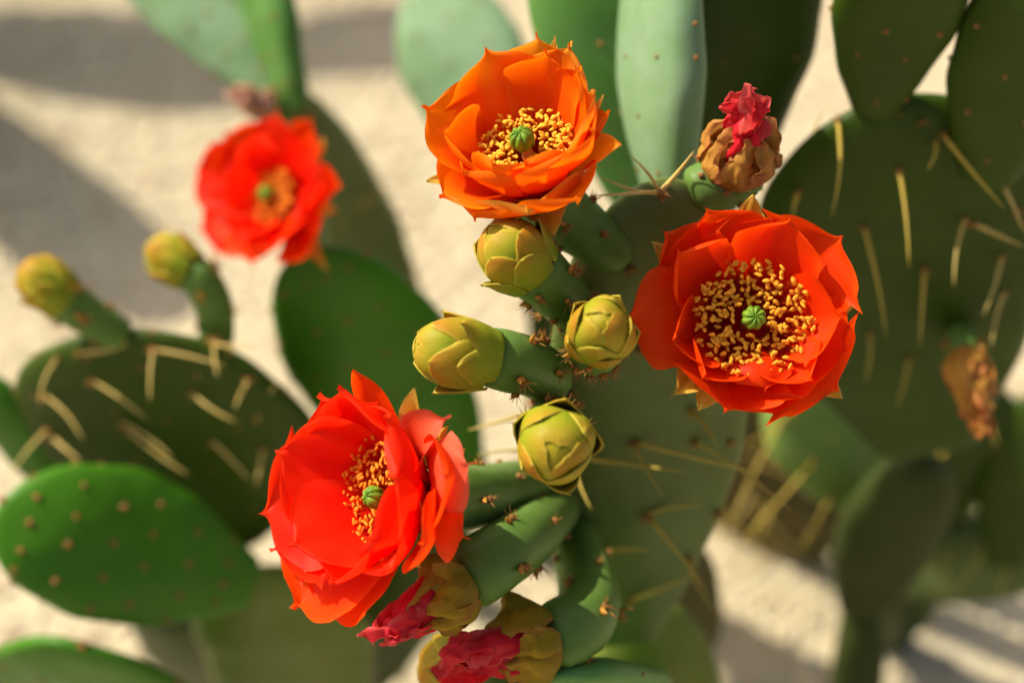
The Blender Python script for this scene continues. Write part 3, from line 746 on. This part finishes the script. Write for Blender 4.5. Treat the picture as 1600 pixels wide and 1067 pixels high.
# ---- left plant
DS[0] = 1.10
l4b = P(455, 1220, 0.93)
footL = Vector((l4b.x, l4b.y + 0.02, 0))
PL = plant('prickly_pear_cactus', 'prickly pear with bright green young pads, one blurred red flower and two small buds', 'prickly pear cacti', footL)
L4 = pad(PL, Vector((footL.x, footL.y, -0.012)), P(440, 885, 0.735), (0.1, -0.8, 0.5), 270 * PX(0.8), 0.024, M['skin_olive'], 0.72, 0.5, 0.0, 20, 'olive lower pad carrying the round green pad')
L7 = supp(PL, P(300, 835, 0.765), footL + Vector((-0.06, 0.05, 0)), (0, -1, 0.2), 0.08, 0.024, 'skin_dark', 21)
L8 = supp(PL, P(705, 790, 0.79), footL + Vector((0.03, 0.06, 0)), (0, -1, 0.3), 0.07, 0.024, 'skin_dark', 22)
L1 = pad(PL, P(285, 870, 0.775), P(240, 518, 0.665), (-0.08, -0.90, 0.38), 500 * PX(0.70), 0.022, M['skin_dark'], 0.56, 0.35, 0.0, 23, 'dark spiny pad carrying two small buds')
L2 = pad(PL, P(745, 815, 0.79), P(462, 398, 0.685), (-0.15, -0.80, 0.55), 265 * PX(0.72), 0.018, M['skin_young'], 0.62, 0.3, 0.0, 24, 'bright green pad under the blurred red flower')
L3 = pad(PL, P(392, 910, 0.715), P(-12, 812, 0.650), (0.08, -0.62, 0.78), 242 * PX(0.68), 0.019, M['skin_young'], 0.55, 0.35, 0.03, 25, 'round bright green pad dotted with areoles')
L5 = pad(PL, Vector((footL.x - 0.10, footL.y - 0.05, -0.012)), P(140, 1010, 0.665), (0.0, -0.8, 0.55), 400 * PX(0.68), 0.019, M['skin_young'], 0.74, 0.3, 0.0, 26, 'bright green pad, only its upper rim in view')
L6 = pad(PL, P(120, 800, 0.75), P(-30, 585, 0.70), (-0.3, -0.8, 0.5), 110 * PX(0.7), 0.016, M['skin_young'], 0.6, 0.3, 0.0, 27)
areole_grid(L2, 's', 7, 4, 1.5, 11, 11); areole_grid(L3, 's', 6, 4, 1.7, 12, 12); areole_grid(L5, 's', 6, 5, 1.5, 13, 11); areole_grid(L4, 's', 5, 3, 1.4, 14, 7); areole_grid(L1, 'n', 5, 4, 1.2, 15, 9)
for b in ((240, 545, 235, 632), (237, 547, 357, 573), (125, 552, 207, 533), (145, 595, 235, 660), (190, 660, 275, 720), (200, 672, 300, 745), (300, 613, 375, 663),
          (390, 592, 365, 642), (330, 690, 395, 752), (72, 620, 132, 692), (75, 672, 8, 752), (78, 680, 130, 724), (400, 655, 430, 600), (335, 538, 342, 592),
          (328, 535, 408, 541), (412, 700, 400, 765), (90, 560, 60, 640)):
    spine(L1, *b, lift=0.014, thick=1.15)
bud(PL, on(L1, 190, 530), P(95, 462, 0.655), P(35, 412, 0.648), 0.0082, 0.0104, 41, 'slim bud at the outer end of the dark spiny pad rim', 0.08, 8)
bud(PL, on(L1, 362, 530), P(290, 418, 0.665), P(232, 380, 0.665), 0.0072, 0.0096, 42, 'slim bud near the blurred red flower on the spiny pad rim', -0.10, 8)
O4 = P(452, 315, 0.700)
ax4 = camv(-0.58, 0.16, 0.80)
flower(PL, on(L2, 480, 415), O4, ax4, [
    (300, 262, 24, 36, 40, 35, .6, rd), (308, 360, 22, 34, 40, 40, .6, rd), (350, 205, 24, 38, 45, 45, .6, sc_), (430, 175, 24, 34, 45, 50, .6, rd), (390, 412, 20, 40, 35, 30, .6, sc_), (330, 395, 20, 30, 35, 30, .6, pk),
    (485, 185, 22, 24, 45, 60, .7, sc_), (535, 290, 14, 26, 20, 10, .7, sc_), (480, 395, 20, 34, 35, 60, .7, sc_),
    (345, 270, 30, 34, 50, 65, .7, rd, dict(rb=.007)), (400, 205, 30, 34, 55, 65, .7, rd, dict(rb=.007)), (365, 370, 30, 34, 50, 70, .7, rd, dict(rb=.007)), (455, 345, 30, 32, 50, 95, .8, rd, dict(rb=.007)), (490, 270, 30, 32, 50, 90, .8, rd, dict(rb=.007)), (420, 385, 28, 32, 45, 80, .8, sc_, dict(rb=.007)),
], [(505, 215, 18, 15, 40, 50, .6, 'sepal'), (515, 425, 4, 12, 10, -10, .6, 'sepal'), (525, 330, 10, 16, 20, 20, .6, 'sepal')],
    None, 24, 'blurred red flower on a bright green pad over pale gravel', st=(110, 0.004, 0.014, 0.012), stig=0.0044, style=0.015, n_ar=6, anther='anther_orange')

DS[0] = 1.0
# ---- plant behind, upper left
pbf = below(P(640, 640, 1.0), 0.03, 0.0)
PB = plant('prickly_pear_cactus', 'prickly pear behind the blurred flower, mint coloured pads on an upright olive pad', 'prickly pear cacti', pbf)
B0 = supp(PB, P(660, 610, 0.99), pbf, (-0.7, -0.6, 0.2), 0.07, 0.024, 'skin_olive', 30)
B1 = pad(PB, P(665, 640, 1.0), P(440, 140, 0.86), (0.1, -0.85, 0.45), 140 * PX(0.93), 0.024, M['skin_old_lit'], 0.55, 0.5, 0.0, 31, 'narrow olive pad leaning behind the blurred flower')
B2 = pad(PB, P(445, 168, 0.865), P(185, -120, 0.89), (-0.4, -0.25, 0.85), 150 * PX(0.88), 0.018, M['skin_mint'], 0.6, 0.3, 0.02, 32, 'mint pad spread wide in the sun')
B3 = pad(PB, P(462, 170, 0.855), P(372, -150, 0.84), (-0.8, -0.45, 0.3), 150 * PX(0.85), 0.020, M['skin_mid'], 0.6, 0.35, 0.0, 33, 'green pad turned half edge on beside the mint pad')
areole_grid(B1, 'n', 7, 2, 1.2, 21, 10); areole_grid(B2, 's', 6, 3, 1.4, 22, 8); areole_grid(B3, 's', 6, 3, 1.4, 23, 8)
for b in ((580, 300, 545, 330), (560, 330, 600, 300), (480, 190, 500, 150)):
    spine(B1, *b, lift=0.01)
withered(PB, on(B1, 440, 165), P(412, 165, 0.84), camv(-0.5, 0.1, 0.8), 0.02, 51, 'pale pink shrivelled flower at the foot of the mint pads', mat_p='withered_pale', mat_s='withered_pale', r_ov=(0.006, 0.008), n_ar=4)

# ---- right plant
r1b = P(1455, 700, 0.775)
footR = below(P(1345, 945, 0.93), 0.012, 0.0)
PR = plant('prickly_pear_cactus', 'prickly pear with a big dark shaded pad, long yellow spines pointing down', 'prickly pear cacti', footR)
R7 = pad(PR, P(1345, 945, 0.93), P(1450, 715, 0.785), (0.1, -0.9, 0.3), 0.060, 0.028, M['skin_stem_shaded'], 0.6, 0.55, 0.0, 40)
R8 = supp(PR, P(1348, 925, 0.925), footR, (0, -1, 0.1), 0.032, 0.030, 'skin_stem_shaded', 44)
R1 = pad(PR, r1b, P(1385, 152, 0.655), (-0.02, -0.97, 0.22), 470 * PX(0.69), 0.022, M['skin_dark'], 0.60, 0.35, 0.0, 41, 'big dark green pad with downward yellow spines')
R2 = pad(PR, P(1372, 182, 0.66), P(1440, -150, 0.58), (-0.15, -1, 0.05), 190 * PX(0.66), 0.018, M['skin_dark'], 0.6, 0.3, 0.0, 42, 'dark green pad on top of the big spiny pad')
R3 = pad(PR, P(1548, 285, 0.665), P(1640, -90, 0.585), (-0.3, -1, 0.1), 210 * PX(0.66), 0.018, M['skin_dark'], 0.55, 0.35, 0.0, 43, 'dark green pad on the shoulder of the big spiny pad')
for pd, sd in ((R2, 31), (R3, 32)): areole_grid(pd, 'b', 5, 2, 1.15, sd, 8)
for b in ((1310, 190, 1298, 342), (1405, 265, 1421, 422), (1475, 210, 1572, 330), (1462, 222, 1448, 268), (1350, 355, 1386, 532), (1510, 340, 1490, 452), (1445, 420, 1438, 545),
          (1565, 400, 1535, 497), (1520, 350, 1605, 387), (1247, 300, 1240, 345), (1212, 190, 1292, 163), (1556, 268, 1604, 368), (1570, 455, 1548, 545), (1360, 520, 1350, 600), (1500, 520, 1515, 600), (1420, 560, 1400, 640)):
    spine(R1, *b, lift=0.012, thick=1.2, dark=b[0] < 1480)
for (x, y) in ((1400, 175), (1300, 160), (1440, 190), (1540, 250), (1255, 180), (1590, 330)):
    l_, n_ = hit(R1, x, y); areole_on(R1, l_, n_, 'b', 1.0)
# ---- low plant, lower right
r4b = P(1440, 800, 0.93)
footQ = below(r4b, 0.03, 0.06)
PQ = plant('prickly_pear_cactus', 'low blurred prickly pear by the big dark pad, light green lumpy pad over bare gravel', 'prickly pear cacti', footQ)
Q0 = supp(PQ, P(1425, 800, 0.935), footQ, (0, -1, 0.2), 0.05, 0.03, 'skin_dark', 50)
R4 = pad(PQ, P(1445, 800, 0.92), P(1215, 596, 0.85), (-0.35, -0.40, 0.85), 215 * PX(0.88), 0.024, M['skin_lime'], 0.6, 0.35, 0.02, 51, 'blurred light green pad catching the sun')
R5 = pad(PQ, P(1560, 880, 0.93), P(1640, 620, 0.86), (-0.3, -0.8, 0.4), 150 * PX(0.88), 0.02, M['skin_dark'], 0.6, 0.35, 0.0, 52)
R6 = pad(PQ, P(1370, 900, 0.97), P(1660, 860, 0.93), (0.0, -0.85, 0.45), 150 * PX(0.96), 0.02, M['skin_old'], 0.6, 0.4, 0.0, 53)
areole_grid(R4, 'b', 5, 3, 1.3, 41, 9); areole_grid(R6, 'n', 5, 3, 1.2, 42, 8); areole_grid(R5, 'n', 5, 2, 1.2, 43, 8)
for b in ((1240, 640, 1160, 700), (1225, 650, 1140, 820), (1480, 860, 1470, 930), (1540, 850, 1480, 940), (1580, 870, 1560, 940), (1420, 880, 1400, 950), (1300, 770, 1250, 860), (1340, 790, 1330, 860), (1270, 720, 1150, 860)):
    spine(R4 if b[0] < 1400 else R6, *b, lift=0.02, dark=True)

# ---- added plant out of view, pads turned sunward to shade the gravel
PS = plant('prickly_pear_cactus', 'added prickly pear out of view, its broad pads shade the bare gravel behind the blurred flower', 'prickly pear cacti', (-0.80, 1.06, 0))
S0 = pad(PS, (-0.80, 1.06, -0.012), (-0.80, 1.08, 0.22), (0.8, -0.5, 0), 0.11, 0.03, M['bark'], 0.6, 0.5, 0.0, 60)
S1 = pad(PS, (-0.81, 1.07, 0.19), (-0.55, 1.10, 0.42), (-0.6, 0.28, 0.75), 0.17, 0.022, M['skin_mint'], 0.6, 0.35, 0.0, 61)
S2 = pad(PS, (-0.80, 1.05, 0.14), (-0.50, 0.69, 0.27), (-0.6, 0.28, 0.75), 0.12, 0.022, M['skin_mint'], 0.7, 0.3, 0.0, 62)
S3 = pad(PS, (-0.60, 1.10, 0.385), (-0.40, 1.21, 0.44), (-0.6, 0.28, 0.75), 0.12, 0.022, M['skin_mint'], 0.6, 0.35, 0.0, 63)
for q, pd in enumerate((S1, S2, S3)): areole_grid(pd, 'n', 6, 3, 1.3, 70 + q, 9)

# ---- older dark pads between the spiny pad and the low plant
Q1 = pad(PQ, (0.185, 0.345, -0.012), (0.150, 0.335, 0.275), (-0.5, -0.85, 0.15), 0.20, 0.026, M['bark'], 0.62, 0.45, 0.0, 71, 'old brownish pad behind the spiny pad')
Q2 = pad(PQ, P(1440, 830, 0.95), P(1530, 600, 0.86), (0.0, -0.95, 0.2), 190 * PX(0.9), 0.022, M['skin_dark'], 0.6, 0.4, 0.0, 73)
areole_grid(Q1, 'b', 6, 3, 1.3, 81, 9); areole_grid(Q2, 'b', 5, 3, 1.2, 82, 8)
for b in ((1150, 700, 1260, 760), (1180, 760, 1120, 860), (1200, 700, 1290, 660), (1210, 800, 1300, 830), (1160, 820, 1100, 800), (1220, 860, 1140, 900), (1190, 640, 1150, 560), (1170, 780, 1260, 880)):
    spine(Q1, *b, lift=0.02)
for b in ((1500, 640, 1470, 720), (1540, 620, 1560, 700), (1480, 700, 1430, 760)):
    spine(Q2, *b, lift=0.02, dark=True)

withered(PR, on(R1, 1505, 520), P(1506, 560, 0.70), camv(0.12, -0.75, 0.55), 0.036, 61, 'dried tan flower drooping from the big dark pad', mat_p='withered_tan', mat_s='withered_tan', r_ov=(0.006, 0.008), n_ar=3, spread=0.15, pw=0.4, sw=0.4)

Q3 = pad(PQ, (0.275, 0.335, -0.012), (0.235, 0.33, 0.19), (-0.45, -0.85, 0.2), 0.16, 0.026, M['skin_olive'], 0.62, 0.45, 0.0, 75)
areole_grid(Q3, 'b', 5, 4, 1.2, 84, 8)
for b in ((1250, 740, 1180, 800), (1300, 800, 1240, 850), (1340, 820, 1360, 890), (1280, 700, 1200, 720), (1400, 830, 1440, 890)):
    spine(Q3, *b, lift=0.02, dark=True)

# spines of the low plant crossing the gap beside the spiny pad
for b in ((1160, 690, 1290, 720), (1150, 760, 1120, 640), (1180, 800, 1330, 790), (1140, 800, 1060, 850), (1200, 850, 1110, 830), (1190, 740, 1100, 700), (1210, 780, 1160, 900), (1150, 830, 1250, 870)):
    spine(Q1, *b, lift=0.03, dark=True, thick=1.2)
